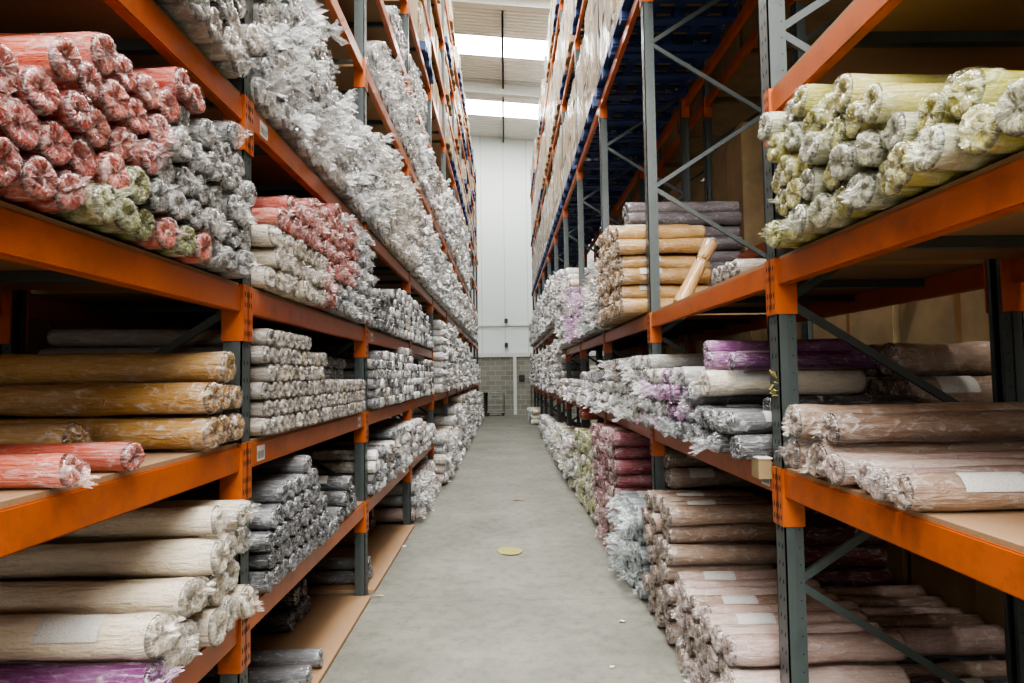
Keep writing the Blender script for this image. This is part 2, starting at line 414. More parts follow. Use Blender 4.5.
BH = .11
def beam_mesh(side):
    m = MB(); s = side
    xa, xb = sorted((s * .004, s * .05)); m.box(xa, xb, -2.4, 0, -BH, 0, 0, .005)
    return m.mesh('crossbeam', [M['orange']])
def conn_mesh(side, far):
    """bracket hooked to the upright: plate wrapping its face and side"""
    m = MB(); s = side
    y0 = -2.4 if not far else 0
    if far:   # plate on near side of the far upright + half its face
        m.box(*sorted((s * -.006, s * .088)), 0 - .004, .004 + .0, -.235, .012, 0)
        m.box(*sorted((s * -.007, s * -.001)), -.003, .056, -.235, .012, 0)
        ys = (.016, .038)
    else:
        m.box(*sorted((s * -.006, s * .088)), -2.404, -2.396, -.235, .012, 0)
        m.box(*sorted((s * -.007, s * -.001)), -2.452, -2.396, -.235, .012, 0)
        ys = (-2.438, -2.416)
    for z in (-.03, -.075, -.15, -.2):
        for yy in ys:
            x = -.0078
            m.add([(s * x, yy - .005, z + .014), (s * x, yy + .004, z + .008), (s * x, yy + .005, z - .014), (s * x, yy - .004, z - .008)], [(0, 1, 2, 3)], 1)
    return m.mesh('end_connector', [M['orange'], M['hole']])
BM = {s: (beam_mesh(s), conn_mesh(s, False), conn_mesh(s, True)) for s in (-1, 1)}
def sticker_mesh(side):
    m = MB(); x = side * .0025; 
    m.add([(x, -.05, -.09), (x, .05, -.09), (x, .05, -.02), (x, -.05, -.02)], [(0, 1, 2, 3)], 0)
    x = side * .002
    for k in range(9):
        y0 = -.04 + k * .009; m.add([(x, y0, -.08), (x, y0 + (.003 if k % 2 else .005), -.08), (x, y0 + (.003 if k % 2 else .005), -.045), (x, y0, -.045)], [(0, 1, 2, 3)], 1)
    return m.mesh('barcode_label', [M['paper'], M['hole']])
SM = {s: sticker_mesh(s) for s in (-1, 1)}
LEV_NAMES = {}
def place_beam(side, b, z, X0, rear, label, stickers=()):
    bs = -side if rear else side
    bm_, c0, c1 = BM[bs]
    x = X0 + (side * RD if rear else 0)
    e = ob('crossbeam', bm_, None, (x, D(b + 1) - .1, z)); tag(e, label, 'rack beam')
    ob('end_connector', c0, e); ob('end_connector', c1, e)
    for sy in stickers: ob('barcode_label', SM[bs], e, (0, sy, 0))
SB = {}
def place_deck(side, b, z, X0, label):
    m = MB(); x0, x1 = sorted((side * .052, side * (RD - .052))); m.box(x0, x1, -2.39, -.01, -.003, .018)
    m.box(*sorted((side * .012, side * .052)), -2.39, -.01, .0005, .018)
    # cross bars under the boards
    me = m.mesh('chipboard_shelf', [M['board']])
    e = ob('chipboard_shelf', me, None, (X0, D(b + 1) - .1, z - .002)); tag(e, label, 'shelf board')
    if side not in SB:
        mb = MB(); mb.box(*sorted((side * .052, side * (RD - .052))), -.02, .02, -.045, -.004); SB[side] = mb.mesh('support_bar', [M['steel']])
    if b < 5:
        for yy in (-1.9, -1.2, -.5): ob('support_bar', SB[side], e, (0, yy, 0))
zA, zB, zC, zD, zE = 2.155, 1.468, .752, 2.995, 4.39
LZ = {}
for b in range(0, 11):
    L = [zB, zD, zE, 5.42, 6.42, 7.42, 8.5, 9.6]
    if b <= 3: L += [zA, zC]
    LZ[(-1, b)] = sorted(L)
rB, rA, rD_, rE, rG, rH = 1.325, 2.242, 3.0, 5.10, 7.22, 9.3
for b in range(0, 11):
    L = [rB, rE, rG, rH]
    if b <= 4: L.append(rA)
    else: L += [2.905]
    if b == 0: L.append(rD_)
    LZ[(1, b)] = sorted(L)
for (side, b), L in LZ.items():
    X0 = front(side)
    for k, z in enumerate(L):
        st = ()
        if side < 0 and b == 1 and z == zB: st = (-2.26, -.2)
        if side < 0 and b == 1 and z == zD: st = (-2.25,)
        if side < 0 and b == 2 and z == zA: st = (-2.2,)
        if side > 0 and b == 1 and z == rB: st = (-2.3,)
        nm = '%s shelf up, %s' % (ORD[k + 1], bayname(b, side))
        place_beam(side, b, z, X0, False, 'orange steel front beam, ' + nm, st)
        if b <= 4 or (side > 0 and z > 5 and b < 8): place_beam(side, b, z, X0, True, 'orange steel rear beam, ' + nm)
        if side < 0 or z < 4: place_deck(side, b, z, X0, 'brown chipboard deck, ' + nm)
# back-to-back rack behind
for side in (-1, 1):
    X2 = front(side) + side * (RD + .2)
    for b in range(0, 7 if side > 0 else 3):
        for k, z in enumerate((1.4, 3.0, 5.1, 7.2)):
            nm = '%s beam up of the rear rack behind the %s' % (ORD[k + 1], bayname(b, side))
            place_beam(side, b, z, X2, False, 'orange front beam, ' + nm)
            if side > 0: place_beam(side, b, z, X2, True, 'orange far beam, ' + nm)
# floor boards under the left rack
for b in range(0, 3):
    m = MB(); m.box(-1.05, .05, -2.38, -.02, 0, .028, 0, .003)
    e = ob('floor_board', m.mesh('floor_board', [M['board']]), None, (-XL - .0, D(b + 1) - .1, 0.0)); tag(e, 'chipboard sheet lying on the floor under the %s' % bayname(b, -1), 'board')

# ------------------------------------------------------------------ rolls
NR = .06
def roll_mesh(L, seed, lo=False):
    rnd = random.Random(seed)
    n = 12 if lo else 28
    caps = [(.002, 1.0), (.011, .97), (.017, .90), (.019, .78), (.018, .60), (.016, .42), (.013, .24), (.012, .06)] if not lo else [(.018, .92), (.01, .35)]
    ph = [rnd.uniform(0, 6.28) for _ in range(8)]
    kk = rnd.choice([3, 4, 5]); k2 = rnd.choice([11, 12, 14]); n = n if lo else 40
    body = [-L, -L * .97, -L * .9, -L * .82, -L * .74, -L * .66, -L * .58, -L * .5, -L * .43, -L * .36, -L * .3, -.2, -.12, -.07, -.035, -.008] if not lo else [-L, -.2, -.02]
    rings = []; zone = []
    for x in body:
        wr = max(0, 1 + x / .16) if x > -.16 else 0
        ring = []
        for i in range(n):
            a = 2 * PI * i / n
            r = NR * (1 + .035 * math.sin(2 * a + ph[0] + x * 6) + .02 * math.sin(3 * a + ph[1] - x * 9) + .03 * math.sin(x * 11 + ph[5]) + .025 * math.sin(2 * a + x * 23 + ph[6]) + rnd.uniform(-.012, .012)
                      + wr * (.035 * math.sin(kk * a + ph[2]) + .025 * math.sin(k2 * a + ph[3] + x * 30)))
            if x == -L: r *= .96
            if x > -.02: r *= .97
            ring.append((x, r * math.cos(a), r * math.sin(a)))
        rings.append(ring)
    nb = len(rings)
    for (dx, f) in caps:
        ring = []
        for i in range(n):
            a = 2 * PI * i / n
            pl = math.sin(k2 * a + ph[3] + 2 * f) * .6 + math.sin(kk * a + ph[4])
            env = math.sin(PI * min(1, f))
            r = NR * f * (1 + .03 * math.sin(2 * a + ph[0]) + .02 * math.sin(3 * a + ph[1]) + .03 * pl * (1 - f * .4))
            x = dx + .0035 * pl * (env + .25) + .006 * math.sin(a + ph[6]) * f
            ring.append((x, r * math.cos(a), r * math.sin(a)))
        rings.append(ring)
    m = MB(); vs = [p for r_ in rings for p in r_]
    fs = []; 
    m.v = vs
    for j in range(len(rings) - 1):
        for i in range(n):
            m.f.append((j * n + i, j * n + (i + 1) % n, (j + 1) * n + (i + 1) % n, (j + 1) * n + i)); m.mi.append(0 if j < nb else 1); m.sm.append(True)
    m.f.append(tuple(range((len(rings) - 1) * n, len(rings) * n))); m.mi.append(1); m.sm.append(True)
    m.f.append(tuple(range(n - 1, -1, -1))); m.mi.append(1); m.sm.append(False)
    return m
def film_mesh(style, seed, lo=False):
    rnd = random.Random(seed * 7 + 1)
    n = 12 if lo else 30
    if style == 'flare':
        pr = [(-.06, 1.03, .01), (-.005, 1.06, .04), (.022, 1.0, .07), (.040, .72, .12), (.050, .42, .16), (.062, .45, .2), (.084, .70, .25), (.108, 1.0, .35)]
        if lo: pr = [pr[1], pr[3], pr[4], pr[6], pr[7]]
    elif style == 'fold':
        pr = [(-.06, 1.03, .01), (-.006, 1.055, .03), (.020, 1.0, .05), (.034, .80, .08), (.040, .50, .1), (.044, .30, .14), (.060, .42, .22)]
        if lo: pr = pr[1:6]
    else:
        pr = [(-.05, 1.02, .01), (.002, 1.035, .015), (.013, 1.0, .02), (.021, .90, .03), (.024, .72, .05), (.022, .50, .06), (.018, .25, .08), (.016, .08, .1)]
        if lo: pr = pr[1:6]
    ph = [rnd.uniform(0, 6.28) for _ in range(8)]; k1 = rnd.choice([2, 3]); k2 = rnd.choice([5, 6, 7]) if style != 'tight' else rnd.choice([9, 11])
    dy, dz = rnd.uniform(-.03, .03), rnd.uniform(-.035, .012)
    sq = rnd.uniform(.55, 1.0); rot = rnd.uniform(0, PI)
    rings = []
    for j, (x, r, am) in enumerate(pr):
        t = j / (len(pr) - 1); ring = []
        for i in range(n):
            a = 2 * PI * i / n
            w = math.sin(k1 * a + ph[0] + t) + .7 * math.sin(k2 * a + ph[1] - 2 * t) + rnd.uniform(-.16, .16)
            rr = NR * r * (1 + am * .55 * w)
            xx = x + am * .06 * math.sin(k2 * a + ph[2]) + (rnd.uniform(-.5, 1) * ((.045 if style == 'flare' else .02) if j == len(pr) - 1 else .02) * am if j > 3 and style != 'tight' else 0)
            yy, zz = rr * math.cos(a), rr * math.sin(a)
            if style != 'tight' and t > .5:      # flatten the loose tail
                q = 1 - (1 - sq) * (t - .5) * 2
                c, s_ = math.cos(rot), math.sin(rot)
                u, v = c * yy + s_ * zz, -s_ * yy + c * zz; v *= max(.16, q * .75 - .35 * (t - .5))
                yy, zz = c * u - s_ * v, s_ * u + c * v
            k = t * t if style != 'tight' else 0
            ring.append((xx, yy + dy * k, zz + dz * k * 1.3))
        rings.append(ring)
    m = MB(); m.v = [p for r_ in rings for p in r_]
    for j in range(len(rings) - 1):
        for i in range(n):
            m.f.append((j * n + i, j * n + (i + 1) % n, (j + 1) * n + (i + 1) % n, (j + 1) * n + i)); m.mi.append(0); m.sm.append(True)
    if style == 'tight': m.f.append(tuple(range((len(rings) - 1) * n, len(rings) * n))); m.mi.append(0); m.sm.append(True)
    return m
_rc, _fc = {}, {}
def roll_me(L, v):
    k = (L, v)
    if k not in _rc: _rc[k] = roll_mesh(L, v * 13 + 5).mesh('rolled_rug', [M['wrap'], M['end']])
    return _rc[k]
def film_me(st, v):
    k = (st, v)
    if k not in _fc: _fc[k] = film_mesh(st, v).mesh('plastic_wrap', [M['film']])
    return _fc[k]
_lb = []
def label_mesh():
    if not _lb:
        m = MB(); n = 8; vs = []
        for x in (-.33, -.14):
            for i in range(n + 1):
                a = math.radians(20 + 75 * i / n); vs.append((x, NR * 1.07 * math.cos(a), NR * 1.07 * math.sin(a)))
        m.add(vs, [(i, i + 1, n + 2 + i, n + 1 + i) for i in range(n)], 0, True)
        _lb.append(m.mesh('paper_label', [M['label']]))
    return _lb[0]

PAL = {  # colour: (kind name, label word, srgb)
    'pink': ('pink_rug_roll', 'salmon-pink', ['#cc5f4b', '#bf5242', '#d4705b', '#c45b4b']),
    'green': ('green_rug_roll', 'olive-green', ['#86884e', '#79803f', '#8f9058']),
    'lime': ('lime_rug_roll', 'lime-green', ['#b9b550', '#c4be5e', '#a9a646', '#cbc472']),
    'limew': ('lime_rug_roll', 'whitish lime', ['#b9b99a', '#c2c09a', '#aeb08a']),
    'grey': ('grey_rug_roll', 'grey', ['#8e8c88', '#9b9995', '#7d7c7a', '#a5a19b']),
    'dgrey': ('grey_rug_roll', 'dark-grey', ['#4a4b4e', '#58595c', '#404144', '#626366']),
    'silver': ('silver_rug_roll', 'silver-grey', ['#66676a', '#78797c', '#85868a', '#56575a']),
    'cream': ('cream_rug_roll', 'cream', ['#eadcc4', '#f0e4cf', '#e0d0b6', '#ecdfc9']),
    'taupe': ('beige_rug_roll', 'beige-grey', ['#b5aa9c', '#c0b6a9', '#a99e92', '#9c9288']),
    'white': ('white_rug_roll', 'white-bagged', ['#b9b8b5', '#c8c6c1', '#a8a8a8', '#c9c2b6']),
    'gold': ('gold_rug_roll', 'golden-ochre', ['#b58a4a', '#bf9454', '#aa8044', '#c79d5e']),
    'brown': ('brown_rug_roll', 'taupe-brown', ['#927763', '#9d826d', '#866d5b', '#a48b77']),
    'rose': ('rose_rug_roll', 'pinkish-beige', ['#b89c92', '#c2a79c', '#ad938a', '#c9b2a8']),
    'plum': ('purple_rug_roll', 'purple', ['#76366f', '#88497f', '#6a2f66', '#8f5288']),
    'red': ('red_rug_roll', 'crimson', ['#8e3a44', '#9c4650', '#7e303a', '#b06a68']),
    'dred': ('red_rug_roll', 'dark-red', ['#5e1f26', '#6b2a28', '#541b22']),
    'yell': ('yellow_rug_roll', 'pale-yellow', ['#cbc66c', '#c2c27c', '#d2cf84', '#b3b97c']),
    'blueg': ('blue_grey_rug_roll', 'blue-grey', ['#8c9a9c', '#9aa8a9', '#7c8a8d', '#a9b3b2']),
    'black': ('black_rug_roll', 'black', ['#1d1e20', '#26272a']),
    'mint': ('mint_rug_roll', 'mint-grey', ['#9fb0a6', '#8c9f96']),
}
SPECS = []
def add_roll(side, Y, z, r, col, style, X=None, L=1.0, label=None, group=None, tint=None, off=0., yaw=0., pitch=0., paper=False, big=1.0):
    SPECS.append(dict(side=side, Y=Y, z=z, r=r, col=col, style=style, X=(front(side) - side * off) if X is None else X, L=L,
                      label=label, group=group, tint=tint, yaw=yaw, pitch=pitch, paper=paper, rx=U(0, 6.28), v=random.randrange(6), ci=random.random(), fx=U(.9, 1.15)))
SH = {}
def pile(side, bay, shelf, zdeck, prof, r, colfn, style, off=0.0, L=1.0, posts=True, jx=.02, world=False, near=True, order=1, sname=None):
    """stack rolls in staggered rows on a deck under a profile of (pixel x, pixel y) or (Y, z) points"""
    pts = [(p[0], p[1]) if world else plane_pt(side, p[0], p[1]) for p in prof]
    pts.sort()
    Ya, Yb = pts[0][0], pts[-1][0]
    xs = [p[0] for p in pts]; zs = [p[1] for p in pts]
    k = 0; z = zdeck + .018 + r
    while True:
        any_ = False; Y = Ya + r + (r if k % 2 else 0); cnt = 0
        while Y + r <= Yb + .01:
            top = np.interp(Y, xs, zs)
            rr = r * U(.9, 1.0)
            if z + r * .75 <= top:
                any_ = True
                blocked = posts and any(D(i) - .1 - r * .95 < Y < D(i) + r * .95 for i in range(NP))
                if not blocked:
                    X = front(side) - side * off
                    px, py = proj(X, Y, z)
                    c = colfn(px, py) if callable(colfn) else random.choice(colfn)
                    o2 = 0.
                    if isinstance(c, tuple): c, o2 = c
                    if c:
                        cnt += 1
                        st = random.choice(style) if isinstance(style, (list, tuple)) else style
                        b = max(0, sum(1 for i in range(1, NP) if D(i) < Y))
                        word = PAL[c][1]
                        if near:
                            # numbered within its own bay and row
                            key = (side, sname or shelf, b, k); SH[key] = SH.get(key, 0) + 1
                            lab = '%s wrapped rug roll, %s along, %s row up, %s, %s' % (word, orde(SH[key]), orde(k + 1), sname or shelf, bayname(b, side)); g = '%s rolls, %s, %s' % (word, shelf, bayname(b, side))
                        else:
                            g = '%s bagged rolls on the %s, %s side' % (word, shelf, 'left' if side < 0 else 'right')
                            lab = '%s plastic-wrapped rug roll stacked far down the %s rack, %s' % (word, 'left' if side < 0 else 'right', shelf)
                        add_roll(side, Y + U(-.1, .1) * (r - rr), z + U(-.3, .3) * (r - rr), rr, c, st, off=off + o2 + U(-jx, jx), L=L, label=lab, group=g,
                                 yaw=U(-.03, .03), pitch=U(-.015, .015), paper=R() < .13)
            Y += 2 * r * 1.01
        k += 1; z += 2 * r * .885
        if z > max(zs) or not any_ and k > 0 and z > max(zs): break
def pick(*a): return random.choice(a)

# ---- left rack, third shelf (A)
def cA0(px, py):
    if py < 226 - (px - 75) * 1.0: return 'pink'
    if px < 150: return pick('green', 'green', 'grey', 'pink') if py > 160 else 'pink'
    if py > 215 - (px - 150) * .1 + 20 and px < 200: return pick('green', 'green', 'grey', 'pink')
    if px < 172 and py > 165: return pick('green', 'pink', 'grey')
    return 'grey'
pile(-1, 0, 'third shelf up', zA, [(-160, 30), (57, 33), (130, 42), (150, 60), (185, 75), (194, 118), (228, 122), (238, 140), (246, 150)], .059, cA0, ['tight', 'tight', 'fold'], off=.04, L=1.0)
def cA1(px, py):
    if px > 352 or (px > 332 and py > 283): return pick('grey', 'silver', 'white')
    if px < 320 and py > 226 + (px - 255) * .45: return 'cream'
    if py < 222 and px > 338: return 'white'
    return 'pink'
pile(-1, 1, 'third shelf up', zA, [(257, 203), (270, 197), (325, 201), (343, 210), (356, 230), (364, 247)], .056, cA1, ['tight', 'fold', 'fold'], off=.05, L=1.0)
pile(-1, 2, 'third shelf up', zA, [(369, 290), (405, 289), (412, 296), (424, 317), (432, 340)], .048, ['silver', 'grey', 'grey', 'dgrey'], 'tight', off=.03, L=1.0)
# ---- second shelf (B)
def cB1(px, py):
    if px > 322 and py < 385 - (px - 322) * .02: return ('dgrey', -.16)
    return pick('taupe', 'taupe', 'cream')
pile(-1, 1, 'second shelf up', zB, [(256, 329), (303, 331), (306, 344), (318, 354), (324, 372), (330, 350), (361, 352)], .047, cB1, 'tight', off=.02, L=1.0, jx=.007)
pile(-1, 2, 'second shelf up', zB, [(369, 352), (380, 350), (395, 354), (400, 345), (408, 345), (412, 362), (432, 358)], .047, ['grey', 'silver', 'grey', 'white'], 'tight', off=.02)
pile(-1, 4, 'second shelf up', zB, [(436, 318), (446, 322), (452, 335), (462, 345), (476, 368)], .075, ['white'], ['flare', 'fold'], off=.06, posts=False, near=False)
# ---- first shelf (C)
pile(-1, 1, 'first shelf up', zC, [(257, 500), (270, 492), (280, 470), (301, 456), (311, 474), (318, 492), (328, 512), (341, 527)], .052, ['silver', 'silver', 'dgrey', 'silver'], 'tight', off=.03, jx=.008)
pile(-1, 2, 'first shelf up', zC, [(369, 447), (388, 438), (392, 422), (409, 416), (412, 418), (432, 424)], .052,
     lambda px, py: pick('grey', 'silver', 'white') if px < 410 else pick('white', 'white', 'rose'), ['tight', 'fold'], off=.03)
# ---- left floor
pile(-1, 3, 'floor', 0.0, [(411, 470), (420, 462), (432, 455)], .09, ['white', 'rose', 'white'], ['flare', 'fold'], off=.02, posts=False, near=False)
pile(-1, 4, 'floor', 0.0, [(435, 428), (445, 420), (449, 405), (455, 398), (463, 388), (478, 392)], .09, ['white', 'white', 'rose', 'cream', 'white'], ['flare', 'fold'], off=.12, posts=False, near=False)
# ---- fourth shelf (D)
pile(-1, 0, 'fourth shelf up', zD, [(90, -80), (247, -80)], .07, ['grey', 'taupe', 'grey'], ['tight', 'fold'], off=.05)
pile(-1, 1, 'fourth shelf up', zD, [(251, -60), (290, -20), (312, 12), (325, 55), (332, 100), (352, 124), (372, 130), (383, 142), (397, 166), (420, 206), (438, 248), (459, 288), (475, 316)], .072,
     lambda px, py: 'cream' if 383 < px < 408 and py > 160 else pick('white', 'white', 'grey', 'white'), ['flare', 'fold', 'fold'], off=.02, posts=False, sname='fourth shelf up')
# ---- fifth, sixth shelves
pile(-1, 2, 'fifth shelf up', zE, [(366, 40), (390, 44), (397, 66), (416, 108), (424, 138), (439, 168), (452, 192), (468, 232)], .085, ['white', 'white', 'white'], ['fold', 'fold', 'flare'], off=-.03, posts=False)
pile(-1, 3, 'sixth shelf up', 5.42, [(390, -10), (404, 30), (414, 60), (427, 92)], .09, ['white', 'grey', 'white'], ['fold'], off=-.03, posts=True, near=False)

# ---- hand-placed rolls, left
def hand(side, Y, z, r, col, style, lab, L=1.05, **k): add_roll(side, Y, z, r, col, style, label=lab, L=L, **k)
for Y, z, r, lab in ((2.50, 1.555, .064, 'golden-ochre long rug roll, lowest on the second shelf near left bay, thickest end'),
                     (2.50, 1.685, .062, 'golden-ochre rug roll lying directly on the lowest front golden roll'),
                     (2.655, 1.555, .062, 'golden-ochre rug roll at deck level between front golden roll and grey post'),
                     (2.79, 1.555, .060, 'golden-ochre rug roll at deck level against the grey post'),
                     (2.65, 1.685, .056, 'golden-ochre roll end in the middle row beside the front golden roll'),
                     (2.78, 1.68, .052, 'small golden-ochre roll end in the middle row by the grey post'),
                     (2.70, 1.805, .066, 'topmost golden-ochre rug roll with white plastic end by grey post')):
    hand(-1, Y, z, r, 'gold', 'tight', lab, off=.03 if Y < 2.6 else .0, yaw=U(-.03, .03))
hand(-1, 1.985, 1.53, .044, 'pink', 'tight', 'salmon-pink rug roll lying alone on the bare chipboard of the second shelf', off=.02, yaw=-.05)
hand(-1, 1.70, 1.53, .044, 'pink', 'fold', 'salmon-pink rug roll at the very edge of the view on the second shelf', off=.02, yaw=.04)
hand(-1, 2.22, 1.56, .058, 'gold', 'fold', 'golden rug roll set back with loose clear plastic crumpled over its end', off=-.3)
for k, (Y, z, c) in enumerate(((2.3, 1.545, 'brown'), (2.75, 1.95, 'dgrey'), (2.6, 1.93, 'brown'))):
    if k: continue
for Y, z, r, c, lab in (
        (1.75, .835, .07, 'cream', 'cream rug roll on the first shelf, nearest one, beside the purple roll'),
        (2.03, .85, .062, 'plum', 'purple plastic-wrapped rug roll among the cream rolls on the first shelf'),
        (2.18, .895, .072, 'cream', 'cream fluffy rug roll directly beyond the purple roll'),
        (2.33, .855, .080, 'cream', 'fattest cream fluffy rug roll at deck level, plastic hanging from its end'),
        (2.49, .845, .068, 'cream', 'cream rug roll at deck level, third beyond the purple roll'),
        (2.63, .845, .068, 'cream', 'cream rug roll at deck level, fourth beyond the purple roll'),
        (2.77, .845, .066, 'cream', 'cream rug roll at deck level touching the grey post'),
        (2.05, .985, .066, 'cream', 'cream rug roll resting above the purple roll'),
        (2.38, .995, .064, 'cream', 'cream rug roll in the second row over the fattest roll'),
        (2.53, .975, .066, 'cream', 'cream rug roll in the second row, middle of the cream heap'),
        (2.69, .975, .066, 'cream', 'cream rug roll in the second row beside the grey post'),
        (2.24, 1.03, .060, 'cream', 'cream rug roll in the second row, nearer side of the cream heap'),
        (2.47, 1.105, .064, 'cream', 'cream rug roll in the third row, nearer of three'),
        (2.62, 1.095, .060, 'cream', 'cream rug roll in the third row, middle of three'),
        (2.76, 1.095, .058, 'cream', 'cream rug roll in the third row by the grey post'),
        (2.55, 1.22, .056, 'cream', 'cream rug roll on top of the cream heap, nearer one'),
        (2.70, 1.215, .056, 'cream', 'cream rug roll on top of the cream heap, by the post')):
    hand(-1, Y, z, r, c, 'fold' if R() < .5 else 'tight', lab, off=.05 + U(-.03, .03), yaw=U(-.04, .04), paper=(Y in (2.05, 2.33)))
for Y, z, lab in ((4.55, .825, 'lowest of three dark-grey labelled rolls on the first shelf'), (4.75, .825, 'dark-grey roll at deck level nearest the second post'), (4.95, .825, 'dark-grey roll at deck level touching the second post'),
                  (4.68, .91, 'dark-grey labelled roll in the middle row near the second post'), (4.88, .92, 'dark-grey labelled roll in the middle row by the second post'), (4.8, 1.0, 'topmost dark-grey roll with white label by the second post')):
    hand(-1, Y, z, .055, 'dgrey', 'tight', lab, off=.0, paper=True)
for Y, z, lab in ((3.62, .085, 'silver-grey roll lying on the floor board, nearest one'), (4.05, .085, 'silver-grey roll lying on the floor board, second one'), (3.82, .085, 'silver-grey roll on the floor board between two others'),
                  (5.65, .085, 'silver-grey roll on the floor board just past the second post'), (5.78, .085, 'silver roll on the floor board, second past the second post'), (5.71, .18, 'small silver roll stacked on two others past the second post')):
    hand(-1, Y, z, .055, 'silver', 'tight', lab, off=.0 if Y < 5 else -.05, yaw=.03)
for k, (Y, z) in enumerate(((4.6, .1), (4.8, .1), (4.95, .1), (4.7, .24), (4.88, .24))):
    hand(-1, Y, z, .068, 'black', 'tight', 'black wrapped roll deep under the second left bay, %s of five' % ORD[k + 1], off=-.35)
for k, (Y, z) in enumerate(((6.9, .1), (7.08, .1), (7.26, .1), (7.0, .25), (7.2, .25), (7.55, .1), (7.7, .1), (7.6, .25))):
    hand(-1, Y, z, .075, 'brown', 'tight', 'brown roll set back on the floor board of the third left bay, %s of eight' % ORD[k + 1], off=-.4)

# ---- right rack, second shelf (A)
pile(1, 0, 'second shelf up', rA, [(1300, 20), (967, 70), (940, 74), (870, 77), (800, 80), (776, 92)], .064,
     lambda px, py: pick('lime', 'lime', 'limew'), ['tight', 'tight', 'fold'], off=.06, L=.9, posts=False, jx=.03)
pile(1, 1, 'second shelf up', rA, [(772, 247), (704, 264)], .055, ['taupe', 'taupe', 'cream'], 'tight', jx=.008, off=-.06, L=.8)
hand(1, 3.95, rA + .075, .05, 'blueg', 'tight', 'slate-blue rug roll behind the small beige rolls on the second right shelf', off=-.3)
pile(1, 2, 'second shelf up', rA, [(5.52, 3.14), (6.6, 3.16), (6.85, 3.0)], .072, ['gold'], ['fold', 'fold', 'tight'], off=.19, L=.75, posts=False, world=True)
pile(1, 2, 'second shelf up', rA, [(6.95, 3.1), (7.6, 3.05)], .07, ['brown', 'white'], ['flare', 'fold'], off=.12, L=.75, posts=False, world=True)
pile(1, 3, 'second shelf up', rA, [(7.7, 2.9), (10.2, 3.0), (11.0, 3.55), (12.8, 3.6)], .072, lambda px, py: 'mint' if 590 < px < 601 and py > 300 else ('plum' if 572 < px < 592 and py > 290 and R() < .75 else pick('white', 'cream', 'white')), ['fold', 'flare'], off=.1, L=.8, posts=False, world=True)
pile(1, 5, 'third shelf up', 2.905, [(13.1, 4.0), (18, 4.1), (27.8, 4.0)], .09, ['white', 'white', 'grey'], ['flare', 'fold'], off=.05, L=.8, posts=False, world=True, near=False)
pile(1, 5, 'first shelf up', rB, [(13.1, 2.5), (20, 2.6), (27.8, 2.6)], .09, ['white', 'white', 'grey'], ['flare', 'fold'], off=.05, L=.8, posts=True, world=True, near=False)
# slate stack laid across bay two (set further back than the gold)
for k in range(10):
    for j in range(2):
        Y = 7.05 + j * .155 + (.07 if k % 2 else 0); 
        if j < 1 or k == 8: pass
        hand(1, Y - .15, rA + .09 + k * .132, .073, 'brown' if False else 'slate', 'tight', 'slate-brown long roll, %s layer up, %s one in, behind the golden rolls' % (orde(k + 1), ORD[j + 1]), X=XR + .14, L=1.6, paper=(k in (2, 7)))
PAL['slate'] = ('slate_rug_roll', 'slate-brown', ['#7c7478', '#867d80', '#726b70'])
# leaning golden roll
SPECS.append(dict(side=1, Y=4.98, z=rA + .50, r=.055, col='gold', style='fold', X=XR + .39, L=.58, label='golden rug roll leaning diagonally against the stack behind the second post', group=None, tint=None, yaw=.46 - PI, pitch=-.98, paper=False, rx=1, v=2, ci=.4, fx=1))
# ---- right, first shelf (B)
def cRB(px, py):
    if px > 690: return 'dgrey'
    if 655 < px <= 690: return ('dgrey' if py > 425 else pick('plum', 'plum', 'white')) if R() < .8 else 'white'
    if 640 < px <= 655: return pick('white', 'plum', 'grey')
    if px < 606: return pick('grey', 'white', 'dgrey', 'grey')
    return pick('white', 'cream', 'white', 'white')
pile(1, 1, 'first shelf up', rB, [(3.02, 1.60), (3.75, 1.60), (3.9, 1.78), (5.0, 1.88), (5.3, 1.95), (6.7, 2.0), (7.4, 1.9), (7.6, 1.85), (9.0, 1.80), (10.4, 1.72), (12.9, 1.72)], .062, cRB, ['fold', 'tight', 'fold', 'tight', 'flare'], off=.09, L=.85, posts=False, world=True, jx=.035)
hand(1, 3.62, 1.70, .075, 'cream', 'fold', 'cream shaggy rug roll with white label lying on the dark-grey bagged rolls', off=.09, L=.85, paper=True)
hand(1, 3.50, 1.815, .05, 'plum', 'tight', 'purple rug roll lying on the cream shaggy roll beside the near post', off=-.02, L=.85)
hand(1, 3.66, 1.822, .052, 'plum', 'tight', 'purple rug roll with a wide white label by the near post', off=.05, L=.85, paper=True)
hand(1, 3.75, 1.885, .056, 'plum', 'tight', 'topmost purple rug roll on the first right shelf', off=.03, L=.85)
hand(1, 4.05, 1.745, .055, 'plum', 'tight', 'purple rug roll end tucked below the topmost purple roll', off=.05, L=.85)
for Y, z, r, c, lab, o in (
        (2.66, 1.425, .062, 'brown', 'brown bagged roll on the first right shelf touching the near post', .03),
        (2.50, 1.425, .066, 'brown', 'brown bagged roll, second from the near post at deck level', .0),
        (2.35, 1.410, .056, 'rose', 'pale-brown bagged roll, third from the near post at deck level', .02),
        (2.21, 1.405, .054, 'rose', 'pale-brown bagged roll, fourth from the near post at deck level', -.02),
        (2.07, 1.400, .054, 'rose', 'pale-brown bagged roll, fifth from the near post at deck level', .02),
        (1.93, 1.400, .055, 'brown', 'brown ribbed roll with white paper, nearest on the first right shelf', .03),
        (2.60, 1.56, .068, 'brown', 'brown roll with crumpled clear bag end, upper row by near post', .05),
        (2.44, 1.545, .058, 'brown', 'long brown roll in the upper row on the first right shelf', -.02)):
    hand(1, Y, z, r, c, 'fold', lab, off=o, L=1.05, paper=(Y == 1.93))
hand(1, 3.16, 1.58, .06, 'black', 'tight', 'black rug roll lying behind the near right post', X=XR + .08, L=.7)
